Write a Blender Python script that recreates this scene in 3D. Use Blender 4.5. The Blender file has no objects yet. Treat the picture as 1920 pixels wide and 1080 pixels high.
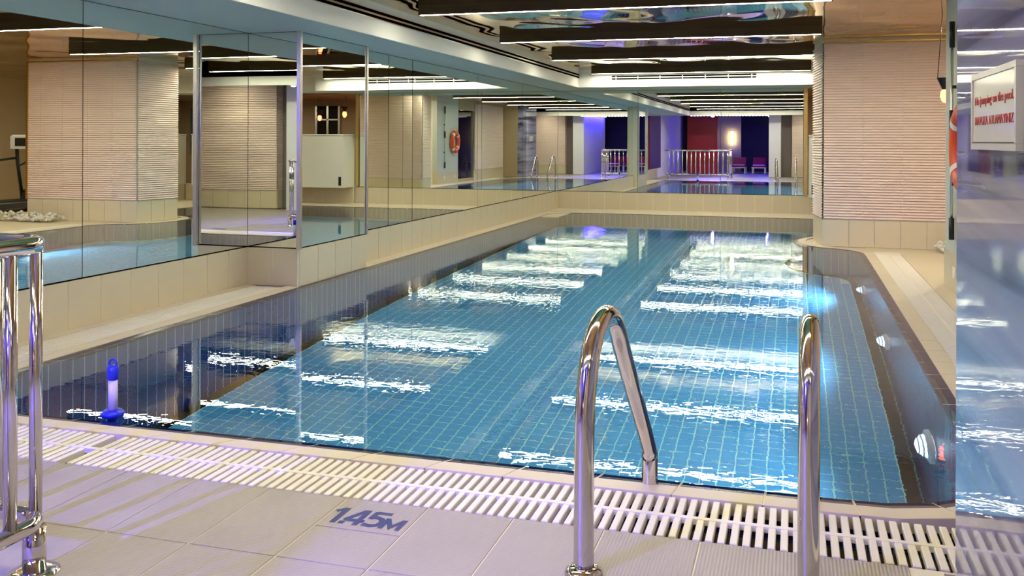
import bpy, bmesh, math, random
import numpy as np
from mathutils import Vector, Matrix
random.seed(7)
SC = bpy.context.scene
COL = SC.collection
R = math.radians

# ---------------------------------------------------------------- camera
F_PX, YAW, ROLL, HORIZON = 1777.0, 16.61, 0.2185, 264.1
EYE = 1.4
cam_d = bpy.data.cameras.new('camera')
cam_d.sensor_width = 36.0
cam_d.lens = F_PX / 1920 * 36.0
cam_d.shift_y = -(540 - HORIZON) / 1920
cam_d.clip_start = 0.02
cam_d.clip_end = 200
cam = bpy.data.objects.new('camera', cam_d)
COL.objects.link(cam)
cam.matrix_world = (Matrix.Translation((0, 0, EYE)) @ Matrix.Rotation(R(YAW), 4, 'Z')
                    @ Matrix.Rotation(R(90), 4, 'X') @ Matrix.Rotation(R(ROLL), 4, 'Z'))
SC.camera = cam

# ---------------------------------------------------------------- world, exposure, light levels
SC.view_settings.view_transform = 'Standard'
SC.view_settings.look = 'None'
SC.view_settings.exposure = 1.2
SC.view_settings.gamma = 1.0
SC.view_settings.use_curve_mapping = False
world = bpy.data.worlds.new('world')
SC.world = world
world.use_nodes = True
world.node_tree.nodes['Background'].inputs[0].default_value = (0.9, 0.95, 1.0, 1)
world.node_tree.nodes['Background'].inputs[1].default_value = 0.02
SC.cycles.max_bounces = 14
SC.cycles.glossy_bounces = 8
SC.cycles.diffuse_bounces = 5
SC.cycles.sample_clamp_indirect = 45.0
LED_STRENGTH = 42.0          # linear ceiling lamps
POOL_LAMP = 34.0            # lamps under water
BLUE_LAMP = 150.0             # blue accent lamps behind the camera

# ---------------------------------------------------------------- materials
def srgb(r, g, b):
    f = lambda c: (c / 12.92) if c <= 0.04045 else ((c + 0.055) / 1.055) ** 2.4
    return (f(r / 255), f(g / 255), f(b / 255), 1.0)

class NT:
    def __init__(self, name):
        self.m = bpy.data.materials.new(name)
        self.m.use_nodes = True
        self.t = self.m.node_tree
        self.t.nodes.clear()
        self.out = self.t.nodes.new('ShaderNodeOutputMaterial')
    def n(self, kind, **kw):
        nd = self.t.nodes.new(kind)
        for k, v in kw.items():
            if k.startswith('i_'):
                key = k[2:]
                key = int(key) if key.isdigit() else key.replace('_', ' ')
                if isinstance(v, bpy.types.NodeSocket):
                    self.t.links.new(v, nd.inputs[key])
                else:
                    nd.inputs[key].default_value = v
            else:
                setattr(nd, k, v)
        return nd
    def math(self, op, a, b=0.0, c=None):
        nd = self.n('ShaderNodeMath', operation=op)
        for i, v in enumerate((a, b) if c is None else (a, b, c)):
            if isinstance(v, bpy.types.NodeSocket):
                self.t.links.new(v, nd.inputs[i])
            else:
                nd.inputs[i].default_value = v
        return nd.outputs[0]
    def mix(self, fac, a, b):
        nd = self.n('ShaderNodeMix', data_type='RGBA')
        for k, v in ((0, fac), (6, a), (7, b)):
            if isinstance(v, bpy.types.NodeSocket):
                self.t.links.new(v, nd.inputs[k])
            else:
                nd.inputs[k].default_value = v
        return nd.outputs[2]
    def link(self, a, b):
        self.t.links.new(a, b)
    def finish(self, shader):
        self.t.links.new(shader, self.out.inputs[0])
        return self.m

def plain(name, col, rough=0.5, metal=0.0, vary=0.06, scale=6.0, bump=0.0, bscale=60.0, spec=0.5, coat=0.0):
    """one principled surface with a little procedural mottling"""
    t = NT(name)
    tc = t.n('ShaderNodeTexCoord')
    nz = t.n('ShaderNodeTexNoise', i_Scale=scale, i_Detail=4.0)
    t.link(tc.outputs['Object'], nz.inputs['Vector'])
    dark = tuple(c * (1 - vary) for c in col[:3]) + (1,)
    lite = tuple(min(1, c * (1 + vary)) for c in col[:3]) + (1,)
    c = t.mix(nz.outputs[0], dark, lite)
    p = t.n('ShaderNodeBsdfPrincipled', i_Roughness=rough, i_Metallic=metal)
    p.inputs['Specular IOR Level'].default_value = spec
    p.inputs['Coat Weight'].default_value = coat
    t.link(c, p.inputs['Base Color'])
    if bump:
        nb = t.n('ShaderNodeTexNoise', i_Scale=bscale, i_Detail=3.0)
        t.link(tc.outputs['Object'], nb.inputs['Vector'])
        b = t.n('ShaderNodeBump', i_Strength=bump, i_Distance=0.01)
        t.link(nb.outputs[0], b.inputs['Height'])
        t.link(b.outputs[0], p.inputs['Normal'])
    return t.finish(p.outputs[0])

def emit(name, col, strength):
    t = NT(name)
    e = t.n('ShaderNodeEmission', i_Color=col, i_Strength=strength)
    return t.finish(e.outputs[0])

def grid_mask(t, coord, pitch, width):
    """1 on a line of the given width every pitch metres"""
    f = t.math('FRACT', t.math('DIVIDE', coord, pitch))
    d = t.math('ABSOLUTE', t.math('SUBTRACT', f, 0.5))
    return t.math('GREATER_THAN', d, 0.5 - 0.5 * width / pitch)

M = {}
M['beige_tile'] = plain('beige_tile', srgb(206, 194, 166), 0.38, vary=0.05, scale=3)
M['coping'] = plain('coping_tile', srgb(216, 204, 180), 0.45, vary=0.05, scale=4)
M['right_deck'] = plain('cream_deck_tile', srgb(222, 210, 182), 0.4, vary=0.05, scale=3)
M['grout'] = plain('pale_grout', srgb(232, 224, 200), 0.8, vary=0.05)
M['plaster'] = plain('white_plaster', srgb(226, 222, 210), 0.7, vary=0.02)
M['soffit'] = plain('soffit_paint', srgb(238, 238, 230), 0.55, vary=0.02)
M['soffit_shade'] = plain('soffit_underside_shade', srgb(176, 190, 186), 0.6, vary=0.02)  # shade and pool-blue bounce on the pale soffit, put into the colour
M['grate'] = plain('grate_plastic', srgb(236, 230, 214), 0.4, vary=0.04)
M['channel'] = plain('drain_channel', srgb(96, 84, 56), 0.8, vary=0.25, scale=9)
M['navy_tile'] = plain('navy_edge_tile', srgb(22, 34, 78), 0.15, vary=0.2, scale=5)
M['cove_tile'] = plain('black_cove_tile', srgb(16, 22, 40), 0.2, vary=0.2, scale=5)
M['chrome'] = plain('polished_steel', (0.66, 0.63, 0.61, 1), 0.10, 1.0, vary=0.03)
M['alu'] = plain('brushed_aluminium', (0.70, 0.68, 0.62, 1), 0.3, 1.0, vary=0.05)
M['gold'] = plain('gold_trim', (0.72, 0.54, 0.22, 1), 0.25, 1.0, vary=0.05)
M['brown_metal'] = plain('bronze_housing', srgb(70, 58, 28), 0.35, 0.3, vary=0.1)
M['black'] = plain('black_plastic', srgb(18, 18, 18), 0.4, vary=0.2)
M['slot'] = plain('slot_black', srgb(4, 4, 4), 1.0, vary=0.2, spec=0.0)
M['white_gloss'] = plain('white_laminate', srgb(232, 230, 218), 0.3, vary=0.02)
M['grey_panel'] = plain('grey_wall_panel', srgb(196, 204, 196), 0.35, vary=0.03)
M['orange'] = plain('orange_plastic', srgb(226, 78, 30), 0.4, vary=0.06)
M['white_band'] = plain('white_band', srgb(232, 228, 220), 0.5)
M['rope'] = plain('rope', srgb(220, 150, 90), 0.8, vary=0.1, scale=40)
M['blue_plastic'] = plain('blue_plastic', srgb(20, 40, 190), 0.3, vary=0.05)
M['tube_white'] = plain('thermometer_tube', srgb(214, 204, 230), 0.25)
M['pebble'] = plain('white_pebble', srgb(226, 224, 212), 0.7, vary=0.12, scale=15)
M['leaf'] = plain('leaf_green', srgb(46, 92, 38), 0.5, vary=0.3, scale=10)
M['dark_wall'] = plain('dark_wall', srgb(62, 56, 54), 0.6, vary=0.1)
M['taupe_wall'] = plain('taupe_wall', srgb(186, 164, 130), 0.7, vary=0.05)
M['red_wall'] = plain('red_wall', srgb(150, 12, 34), 0.35, vary=0.1)
M['grey_wall'] = plain('grey_wall', srgb(128, 118, 118), 0.6, vary=0.06)
M['white_wall'] = plain('white_column_wall', srgb(226, 226, 230), 0.5, vary=0.02)
M['stone_band'] = plain('stone_band', srgb(196, 184, 164), 0.6, vary=0.12, scale=12)
M['brown_floor'] = plain('brown_floor', srgb(150, 92, 54), 0.5, vary=0.15)
M['red_cushion'] = plain('red_cushion', srgb(170, 18, 40), 0.8, vary=0.1)
M['glass_dark'] = plain('dark_glass', srgb(12, 14, 14), 0.03, vary=0.1, spec=0.6)
M['ink_navy'] = plain('navy_lettering', srgb(44, 52, 108), 0.5, vary=0.1, scale=40)
M['ink_red'] = plain('red_lettering', srgb(172, 26, 36), 0.5, vary=0.1)
M['sign_face'] = plain('sign_face', srgb(226, 224, 208), 0.12, vary=0.02)
M['sign_frame'] = plain('sign_frame', srgb(206, 204, 196), 0.3, 0.2)
M['socket'] = plain('socket_plate', srgb(238, 232, 206), 0.4)
M['treadmill'] = plain('treadmill_black', srgb(28, 28, 30), 0.35, vary=0.2)
M['treadmill_grey'] = plain('treadmill_grey', srgb(190, 192, 190), 0.35)
M['blue_blind'] = plain('blue_blind', srgb(96, 120, 150), 0.5, vary=0.1)
M['led'] = emit('led_diffuser', (1.0, 0.94, 0.74, 1), LED_STRENGTH)
M['pool_lens'] = emit('pool_lamp_lens', (0.40, 0.70, 1.0, 1), 2.2)
M['amber'] = emit('amber_bulb', (1.0, 0.26, 0.03, 1), 7.0)
M['red_bulb'] = emit('red_bulb', (1.0, 0.10, 0.05, 1), 5.0)
M['warm_lamp'] = emit('warm_lamp', (1.0, 0.86, 0.62, 1), 12.0)
M['blue_led'] = emit('blue_led', (0.03, 0.02, 1.0, 1), BLUE_LAMP)
M['blue_lens'] = emit('blue_flood_lens', (0.15, 0.12, 1.0, 1), 25.0)
M['bright_lamp'] = emit('bright_downlight', (1.0, 0.9, 0.7, 1), 320.0)
M['violet_led'] = emit('violet_white_led', (0.45, 0.42, 1.0, 1), 4.0)

def mat_louvre():
    t = NT('louvre_slats')
    tc = t.n('ShaderNodeTexCoord')
    nz = t.n('ShaderNodeTexNoise', i_Scale=2.0, i_Detail=3.0)
    t.link(tc.outputs['Object'], nz.inputs['Vector'])
    c = t.mix(nz.outputs[0], srgb(238, 218, 208), srgb(246, 230, 222))
    p = t.n('ShaderNodeBsdfPrincipled', i_Roughness=0.45)
    t.link(c, p.inputs['Base Color'])
    return t.finish(p.outputs[0])
M['louvre'] = mat_louvre()

def mat_mirror():
    t = NT('mirror_glass')
    p = t.n('ShaderNodeBsdfPrincipled', i_Roughness=0.0, i_Metallic=1.0)
    tc = t.n('ShaderNodeTexCoord')
    nz = t.n('ShaderNodeTexNoise', i_Scale=0.5, i_Detail=0.0)
    t.link(tc.outputs['Object'], nz.inputs['Vector'])
    t.link(t.mix(nz.outputs[0], (0.86, 0.90, 0.83, 1), (0.88, 0.92, 0.86, 1)), p.inputs['Base Color'])
    b = t.n('ShaderNodeBump', i_Strength=0.35, i_Distance=0.003)
    t.link(nz.outputs[0], b.inputs['Height'])
    t.link(b.outputs[0], p.inputs['Normal'])
    return t.finish(p.outputs[0])
M['mirror'] = mat_mirror()

def mat_film():
    t = NT('bronze_stretch_film')
    tc = t.n('ShaderNodeTexCoord')
    mp = t.n('ShaderNodeMapping')
    mp.inputs['Scale'].default_value = (1.0, 0.7, 1.0)
    t.link(tc.outputs['Object'], mp.inputs['Vector'])
    nz = t.n('ShaderNodeTexNoise', i_Scale=0.75, i_Detail=1.0, i_Distortion=0.6)
    t.link(mp.outputs[0], nz.inputs['Vector'])
    b = t.n('ShaderNodeBump', i_Strength=0.9, i_Distance=0.07)
    t.link(nz.outputs[0], b.inputs['Height'])
    p = t.n('ShaderNodeBsdfPrincipled', i_Roughness=0.03, i_Metallic=1.0)
    p.inputs['Base Color'].default_value = (0.78, 0.56, 0.22, 1)
    t.link(b.outputs[0], p.inputs['Normal'])
    return t.finish(p.outputs[0])
M['film'] = mat_film()

def mat_deck(tile=False):
    """anti-slip deck tile: fine ribs as relief"""
    t = NT('deck_tile' if tile else 'deck_field')
    tc = t.n('ShaderNodeTexCoord')
    sx = t.n('ShaderNodeSeparateXYZ')
    geo = t.n('ShaderNodeNewGeometry')
    t.link(geo.outputs['Position'], sx.inputs[0])
    nz = t.n('ShaderNodeTexNoise', i_Scale=3.0, i_Detail=4.0)
    t.link(geo.outputs['Position'], nz.inputs['Vector'])
    c = t.mix(nz.outputs[0], srgb(158, 150, 143), srgb(174, 166, 158))
    rib = t.math('SINE', t.math('MULTIPLY', sx.outputs[0], 2 * math.pi / 0.012))
    rib2 = t.math('SINE', t.math('MULTIPLY', sx.outputs[1], 2 * math.pi / 0.016))
    hgt = t.math('ADD', rib, t.math('MULTIPLY', rib2, 0.4))
    if not tile:
        g = t.math('MAXIMUM', grid_mask(t, sx.outputs[0], 0.34, 0.007), grid_mask(t, sx.outputs[1], 0.55, 0.007))
        c = t.mix(g, c, srgb(226, 216, 196))
    p = t.n('ShaderNodeBsdfPrincipled', i_Roughness=0.42)
    t.link(c, p.inputs['Base Color'])
    b = t.n('ShaderNodeBump', i_Strength=0.3, i_Distance=0.0015)
    t.link(hgt, b.inputs['Height'])
    t.link(b.outputs[0], p.inputs['Normal'])
    return t.finish(p.outputs[0])
M['deck_tile'] = mat_deck(True)
M['deck_field'] = mat_deck(False)

def mat_marble():
    t = NT('polished_marble')
    geo = t.n('ShaderNodeNewGeometry')
    mp = t.n('ShaderNodeMapping')
    mp.inputs['Rotation'].default_value = (R(-3), 0, 0)
    mp.inputs['Scale'].default_value = (1.0, 0.16, 3.2)
    t.link(geo.outputs['Position'], mp.inputs['Vector'])
    nz = t.n('ShaderNodeTexNoise', i_Scale=1.5, i_Detail=4.0, i_Distortion=0.5)
    t.link(mp.outputs[0], nz.inputs['Vector'])
    cr = t.n('ShaderNodeValToRGB')
    e = cr.color_ramp.elements
    e[0].position = 0.34
    e[0].color = srgb(62, 62, 88)
    e[1].position = 0.62
    e[1].color = srgb(166, 166, 198)
    m1 = cr.color_ramp.elements.new(0.47)
    m1.color = srgb(138, 138, 170)
    t.link(nz.outputs[0], cr.inputs[0])
    p = t.n('ShaderNodeBsdfPrincipled', i_Roughness=0.025)
    p.inputs['Specular IOR Level'].default_value = 0.5
    t.link(cr.outputs[0], p.inputs['Base Color'])
    nb = t.n('ShaderNodeTexNoise', i_Scale=1.2, i_Detail=1.0)
    t.link(geo.outputs['Position'], nb.inputs['Vector'])
    b = t.n('ShaderNodeBump', i_Strength=0.05, i_Distance=0.004)
    t.link(nb.outputs[0], b.inputs['Height'])
    t.link(b.outputs[0], p.inputs['Normal'])
    return t.finish(p.outputs[0])
M['marble'] = mat_marble()

def mat_pool_wall():
    """stacked dark glazed strips with pale upright joints (UV: metres along the wall, metres of depth)"""
    t = NT('dark_pool_wall_tile')
    uv = t.n('ShaderNodeUVMap')
    s = t.n('ShaderNodeSeparateXYZ')
    t.link(uv.outputs[0], s.inputs[0])
    up = grid_mask(t, s.outputs[0], 0.105, 0.006)
    lv = grid_mask(t, s.outputs[1], 0.038, 0.004)
    nz = t.n('ShaderNodeTexNoise', i_Scale=4.0, i_Detail=2.0)
    t.link(uv.outputs[0], nz.inputs['Vector'])
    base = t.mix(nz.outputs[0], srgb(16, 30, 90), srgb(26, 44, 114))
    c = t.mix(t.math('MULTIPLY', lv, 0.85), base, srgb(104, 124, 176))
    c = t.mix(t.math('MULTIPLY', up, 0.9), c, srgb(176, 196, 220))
    p = t.n('ShaderNodeBsdfPrincipled', i_Roughness=0.25)
    t.link(c, p.inputs['Base Color'])
    b = t.n('ShaderNodeBump', i_Strength=0.4, i_Distance=0.003, invert=True)
    t.link(t.math('MAXIMUM', up, lv), b.inputs['Height'])
    t.link(b.outputs[0], p.inputs['Normal'])
    return t.finish(p.outputs[0])
M['pool_wall'] = mat_pool_wall()

def mat_pool_tile():
    t = NT('blue_pool_tile')
    oi = t.n('ShaderNodeNewGeometry')
    nz = t.n('ShaderNodeTexNoise', i_Scale=1.3, i_Detail=3.0)
    t.link(oi.outputs['Position'], nz.inputs['Vector'])
    c = t.mix(nz.outputs[0], srgb(78, 172, 228), srgb(96, 186, 238))
    p = t.n('ShaderNodeBsdfPrincipled', i_Roughness=0.3)
    t.link(c, p.inputs['Base Color'])
    return t.finish(p.outputs[0])
M['pool_tile'] = mat_pool_tile()
M['pool_grout'] = plain('pool_grout', srgb(184, 246, 240), 0.8, vary=0.05)

def mat_water():
    t = NT('pool_water')
    geo = t.n('ShaderNodeNewGeometry')
    mp = t.n('ShaderNodeMapping')
    mp.inputs['Scale'].default_value = (1.0, 1.5, 1.0)
    t.link(geo.outputs['Position'], mp.inputs['Vector'])
    n1 = t.n('ShaderNodeTexNoise', i_Scale=2.2, i_Detail=2.0, i_Distortion=0.4)
    n2 = t.n('ShaderNodeTexNoise', i_Scale=11.0, i_Detail=2.0, i_Distortion=0.3)
    patch = t.n('ShaderNodeTexNoise', i_Scale=0.35, i_Detail=1.0)
    for n_ in (n1, n2):
        t.link(mp.outputs[0], n_.inputs['Vector'])
    t.link(geo.outputs['Position'], patch.inputs['Vector'])
    calm = t.n('ShaderNodeMapRange', i_1=0.35, i_2=0.65, i_3=0.5, i_4=1.3)
    t.link(patch.outputs[0], calm.inputs[0])
    h = t.math('ADD', t.math('MULTIPLY', n1.outputs[0], 0.32),
               t.math('MULTIPLY', t.math('MULTIPLY', n2.outputs[0], calm.outputs[0]), 0.42))
    b = t.n('ShaderNodeBump', i_Strength=1.0, i_Distance=0.0010)
    t.link(h, b.inputs['Height'])
    g = t.n('ShaderNodeBsdfGlass', i_Roughness=0.0, i_IOR=1.33)
    g.inputs['Color'].default_value = (0.93, 0.985, 1.0, 1)
    t.link(b.outputs[0], g.inputs['Normal'])
    return t.finish(g.outputs[0])
M['water'] = mat_water()

def mat_pane():
    t = NT('clear_pane')
    fr = t.n('ShaderNodeFresnel', i_IOR=1.45)
    tr = t.n('ShaderNodeBsdfTransparent')
    tr.inputs[0].default_value = (0.86, 0.9, 0.88, 1)
    gl = t.n('ShaderNodeBsdfGlossy', i_Roughness=0.0)
    mx = t.n('ShaderNodeMixShader')
    t.link(fr.outputs[0], mx.inputs[0])
    t.link(tr.outputs[0], mx.inputs[1])
    t.link(gl.outputs[0], mx.inputs[2])
    return t.finish(mx.outputs[0])
M['pane'] = mat_pane()

# ---------------------------------------------------------------- mesh helpers
class MB:
    """collects boxes, tubes, lathes; build() links them as ONE mesh object"""
    def __init__(self):
        self.v, self.f, self.smooth = [], [], []
    def quad(self, a, b, c, d, s=False):
        i = len(self.v)
        self.v += [tuple(a), tuple(b), tuple(c), tuple(d)]
        self.f.append((i, i + 1, i + 2, i + 3)); self.smooth.append(s)
        return self
    def box(self, x0, x1, y0, y1, z0, z1, c=0.0):
        """box with optional chamfer c on its upright and top edges"""
        i = len(self.v)
        if c <= 0:
            self.v += [(x0, y0, z0), (x1, y0, z0), (x1, y1, z0), (x0, y1, z0),
                       (x0, y0, z1), (x1, y0, z1), (x1, y1, z1), (x0, y1, z1)]
            fs = [(0, 3, 2, 1), (4, 5, 6, 7), (0, 1, 5, 4), (1, 2, 6, 5), (2, 3, 7, 6), (3, 0, 4, 7)]
        else:
            self.v += [(x0, y0, z0), (x1, y0, z0), (x1, y1, z0), (x0, y1, z0),
                       (x0, y0, z1 - c), (x1, y0, z1 - c), (x1, y1, z1 - c), (x0, y1, z1 - c),
                       (x0 + c, y0 + c, z1), (x1 - c, y0 + c, z1), (x1 - c, y1 - c, z1), (x0 + c, y1 - c, z1)]
            fs = [(0, 3, 2, 1), (8, 9, 10, 11), (0, 1, 5, 4), (1, 2, 6, 5), (2, 3, 7, 6), (3, 0, 4, 7),
                  (4, 5, 9, 8), (5, 6, 10, 9), (6, 7, 11, 10), (7, 4, 8, 11)]
        self.f += [tuple(i + k for k in q) for q in fs]
        self.smooth += [False] * len(fs)
        return self
    def tube(self, pts, r, n=14, cap=True):
        pts = [Vector(p) for p in pts]
        rs = r if isinstance(r, (list, tuple)) else [r] * len(pts)
        base = len(self.v)
        up = None
        for k, p in enumerate(pts):
            t = (pts[min(k + 1, len(pts) - 1)] - pts[max(k - 1, 0)]).normalized()
            if up is None:
                a = Vector((0, 0, 1)) if abs(t.z) < 0.9 else Vector((1, 0, 0))
                up = (a - t * a.dot(t)).normalized()
            else:
                up = (up - t * up.dot(t)).normalized()
            s = t.cross(up)
            for j in range(n):
                a = 2 * math.pi * j / n
                self.v.append(tuple(p + (up * math.cos(a) + s * math.sin(a)) * rs[k]))
        for k in range(len(pts) - 1):
            for j in range(n):
                a, b = base + k * n + j, base + k * n + (j + 1) % n
                self.f.append((a, b, b + n, a + n)); self.smooth.append(True)
        if cap:
            self.f.append(tuple(base + j for j in range(n))[::-1]); self.smooth.append(False)
            e = base + (len(pts) - 1) * n
            self.f.append(tuple(e + j for j in range(n))); self.smooth.append(False)
        return self
    def lathe(self, prof, n=24, c=(0, 0, 0), axis='z', cap=True):
        """prof: (radius, height) pairs turned round the axis"""
        base = len(self.v)
        for r, h in prof:
            for j in range(n):
                a = 2 * math.pi * j / n
                x, y = r * math.cos(a), r * math.sin(a)
                p = {'z': (x, y, h), 'x': (h, x, y), 'y': (y, h, x)}[axis]
                self.v.append((c[0] + p[0], c[1] + p[1], c[2] + p[2]))
        for k in range(len(prof) - 1):
            for j in range(n):
                a, b = base + k * n + j, base + k * n + (j + 1) % n
                self.f.append((a, b, b + n, a + n)); self.smooth.append(True)
        if cap:
            self.f.append(tuple(base + j for j in range(n))[::-1]); self.smooth.append(False)
            e = base + (len(prof) - 1) * n
            self.f.append(tuple(e + j for j in range(n))); self.smooth.append(False)
        return self
    def torus(self, c, Rr, r, axis='x', a0=0.0, a1=2 * math.pi, n=48, m=14, rz=None):
        base = len(self.v)
        closed = abs(a1 - a0 - 2 * math.pi) < 1e-6
        cnt = n if closed else n + 1
        for k in range(cnt):
            a = a0 + (a1 - a0) * k / n
            for j in range(m):
                b = 2 * math.pi * j / m
                rad = Rr + r * math.cos(b)
                h = (rz or r) * math.sin(b)
                x, y = rad * math.cos(a), rad * math.sin(a)
                p = {'z': (x, y, h), 'x': (h, x, y), 'y': (x, h, y)}[axis]
                self.v.append((c[0] + p[0], c[1] + p[1], c[2] + p[2]))
        for k in range(n):
            k2 = (k + 1) % cnt
            for j in range(m):
                self.f.append((base + k * m + j, base + k2 * m + j, base + k2 * m + (j + 1) % m, base + k * m + (j + 1) % m))
                self.smooth.append(True)
        return self
    def mesh(self, name):
        me = bpy.data.meshes.new(name)
        me.from_pydata(self.v, [], self.f)
        me.polygons.foreach_set('use_smooth', self.smooth)
        me.update()
        return me
    def build(self, name, m, parent=None, loc=None):
        return obj(name, self.mesh(name), m, parent, loc)

def obj(name, me, m, parent=None, loc=None):
    o = bpy.data.objects.new(name, me)
    COL.objects.link(o)
    if m is not None and not me.materials:
        me.materials.append(M[m])
    if parent:
        o.parent = parent
    if loc:
        o.location = loc
    return o

def empty(name, loc=(0, 0, 0)):
    o = bpy.data.objects.new(name, None)
    COL.objects.link(o)
    o.location = loc
    o.empty_display_size = 0.1
    return o

def tag(o, label, cat=None, group=None, kind=None):
    o['label'] = label
    if cat: o['category'] = cat
    if group: o['group'] = group
    if kind: o['kind'] = kind
    return o

def struct(o, label=None):
    o['kind'] = 'structure'
    if label: o['label'] = label
    return o

def copies(name, me, parent, locs, rots=None):
    for k, p in enumerate(locs):
        o = bpy.data.objects.new(name, me)
        COL.objects.link(o)
        o.parent = parent
        o.location = p
        if rots: o.rotation_euler = rots[k]

# ---------------------------------------------------------------- plan of the room (metres; y runs along the pool, away from the camera)
X_REC, X_PIL, X_LEFT = -5.09, -4.54, -4.72      # left wall: near recess, pilaster, far run
Y_STEP, Y_PIL = 8.09, 9.57
Y_FAR = 19.16
UP = 0.357                                      # height of the tiled upstand under the mirrors
Z_SOF, Z_CEIL = 2.44, 2.775
X_SOF, Y_SOF = -4.01, 17.95
RIM_L, RIM_R, RIM_N, RIM_F = -4.53, 0.85, 3.88, 18.17
DEPTH = 2.3
PITCH = 0.34
X_WR = 1.43                                     # right wall
X_MAR, Y_MAR = 0.47, 3.13                       # marble wall beside the camera

def arc(cx, cy, r, a0, a1, n=8):
    return [(cx + r * math.cos(R(a0 + (a1 - a0) * k / n)), cy + r * math.sin(R(a0 + (a1 - a0) * k / n))) for k in range(n + 1)]

# pool outline, counter-clockwise
OUT = [(RIM_L, RIM_N), (0.15, RIM_N)]
OUT += [(0.36, 3.89), (0.55, 3.95), (0.70, 4.06), (0.80, 4.24), (RIM_R, 4.5)]
OUT += [(RIM_R, 12.55), (0.83, 12.8), (0.74, 13.0), (0.58, 13.15), (0.36, 13.27), (0.20, 13.42), (0.09, 13.65), (0.04, 13.95),
        (0.06, 14.25), (0.15, 14.52), (0.32, 14.74), (0.6, 14.88), (1.0, 14.95), (1.8, 14.95), (1.8, RIM_F)]
OUT += [(-3.9, RIM_F)] + arc(-3.95, RIM_F - 0.58, 0.58, 90, 180, 6)[1:]
def seg_norms(P):
    n = len(P)
    N = []
    for i in range(n):
        a, b, c = Vector(P[i - 1]), Vector(P[i]), Vector(P[(i + 1) % n])
        d1, d2 = (b - a).normalized(), (c - b).normalized()
        n1, n2 = Vector((d1.y, -d1.x)), Vector((d2.y, -d2.x))
        m = (n1 + n2).normalized()
        N.append(m / max(0.5, m.dot(n1)))
    return N
NRM = seg_norms(OUT)
def offset(d):
    return [tuple(Vector(p) + n * d) for p, n in zip(OUT, NRM)]
def inside(x, y, P):
    c = False
    n = len(P)
    for i in range(n):
        x1, y1 = P[i]; x2, y2 = P[(i + 1) % n]
        if (y1 > y) != (y2 > y) and x < (x2 - x1) * (y - y1) / (y2 - y1) + x1:
            c = not c
    return c

# ================================================================ STRUCTURE
# ---- pool basin
pool = empty('pool_basin', (0, 0, 0))
struct(pool, 'long pool basin with blue tiled floor and dark tiled walls')
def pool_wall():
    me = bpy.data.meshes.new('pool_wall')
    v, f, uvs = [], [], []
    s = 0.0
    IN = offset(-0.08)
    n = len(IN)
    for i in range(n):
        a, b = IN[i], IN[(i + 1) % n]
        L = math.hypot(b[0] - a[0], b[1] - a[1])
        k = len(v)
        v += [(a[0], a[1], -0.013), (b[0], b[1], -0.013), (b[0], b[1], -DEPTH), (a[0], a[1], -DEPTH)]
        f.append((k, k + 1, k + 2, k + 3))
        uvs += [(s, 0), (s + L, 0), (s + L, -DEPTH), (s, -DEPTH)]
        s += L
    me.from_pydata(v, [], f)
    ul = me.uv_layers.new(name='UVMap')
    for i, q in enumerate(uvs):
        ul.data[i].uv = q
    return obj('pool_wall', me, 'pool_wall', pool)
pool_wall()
# floor bed (joints) and single tiles
BORDER = offset(-0.185)
bed = bpy.data.meshes.new('floor_bed')
bed.from_pydata([(x, y, -DEPTH) for x, y in offset(-0.075)], [], [tuple(range(len(OUT)))])
obj('floor_bed', bed, 'pool_grout', pool)
TP, TG = (RIM_R - RIM_L - 0.37) / 48, 0.0095
def tile_verts(cx, cy, w, d, z0, z1, c=0.001):
    a, b = w / 2, d / 2
    return [(cx - a, cy - b, z0), (cx + a, cy - b, z0), (cx + a, cy + b, z0), (cx - a, cy + b, z0),
            (cx - a + c, cy - b + c, z1), (cx + a - c, cy - b + c, z1), (cx + a - c, cy + b - c, z1), (cx - a + c, cy + b - c, z1)]
TILE_F = [(4, 5, 6, 7), (0, 1, 5, 4), (1, 2, 6, 5), (2, 3, 7, 6), (3, 0, 4, 7)]
spots = []
nx, ny = int((1.9 - RIM_L) / TP), int((RIM_F - RIM_N) / TP)
hh = TP * 0.48
for i in range(nx):
    for j in range(ny):
        x, y = RIM_L + 0.185 + TP * (i + 0.5), RIM_N + 0.185 + TP * (j + 0.5)
        if inside(x - hh, y, BORDER) and inside(x + hh, y, BORDER) and inside(x, y - hh, BORDER) and inside(x, y + hh, BORDER):
            spots.append((x, y))
def seen_first(p):
    x, y = p
    d = math.hypot(x * 0.8 + 0.2, y)
    return d + (100 if y < 5.35 or abs(math.degrees(math.atan2(-x, y)) - YAW) > 27 else 0)
spots.sort(key=seen_first)
tme = bpy.data.meshes.new('tile')
tme.from_pydata(tile_verts(0, 0, TP - TG, TP - TG, 0, 0.0025), [], TILE_F)
tme.materials.append(M['pool_tile'])
copies('tile', tme, pool, [(x, y, -DEPTH) for x, y in spots[:300]])
vv, ff = [], []
for x, y in spots[300:]:
    k = len(vv)
    vv += tile_verts(x, y, TP - TG, TP - TG, -DEPTH, -DEPTH + 0.0025)
    ff += [tuple(k + q for q in fc) for fc in TILE_F]
tf = bpy.data.meshes.new('tile_field')
tf.from_pydata(vv, [], ff)
o = obj('tile_field', tf, 'pool_tile', pool)
o['kind'] = 'stuff'
o['label'] = 'remaining small blue floor tiles'
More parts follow.
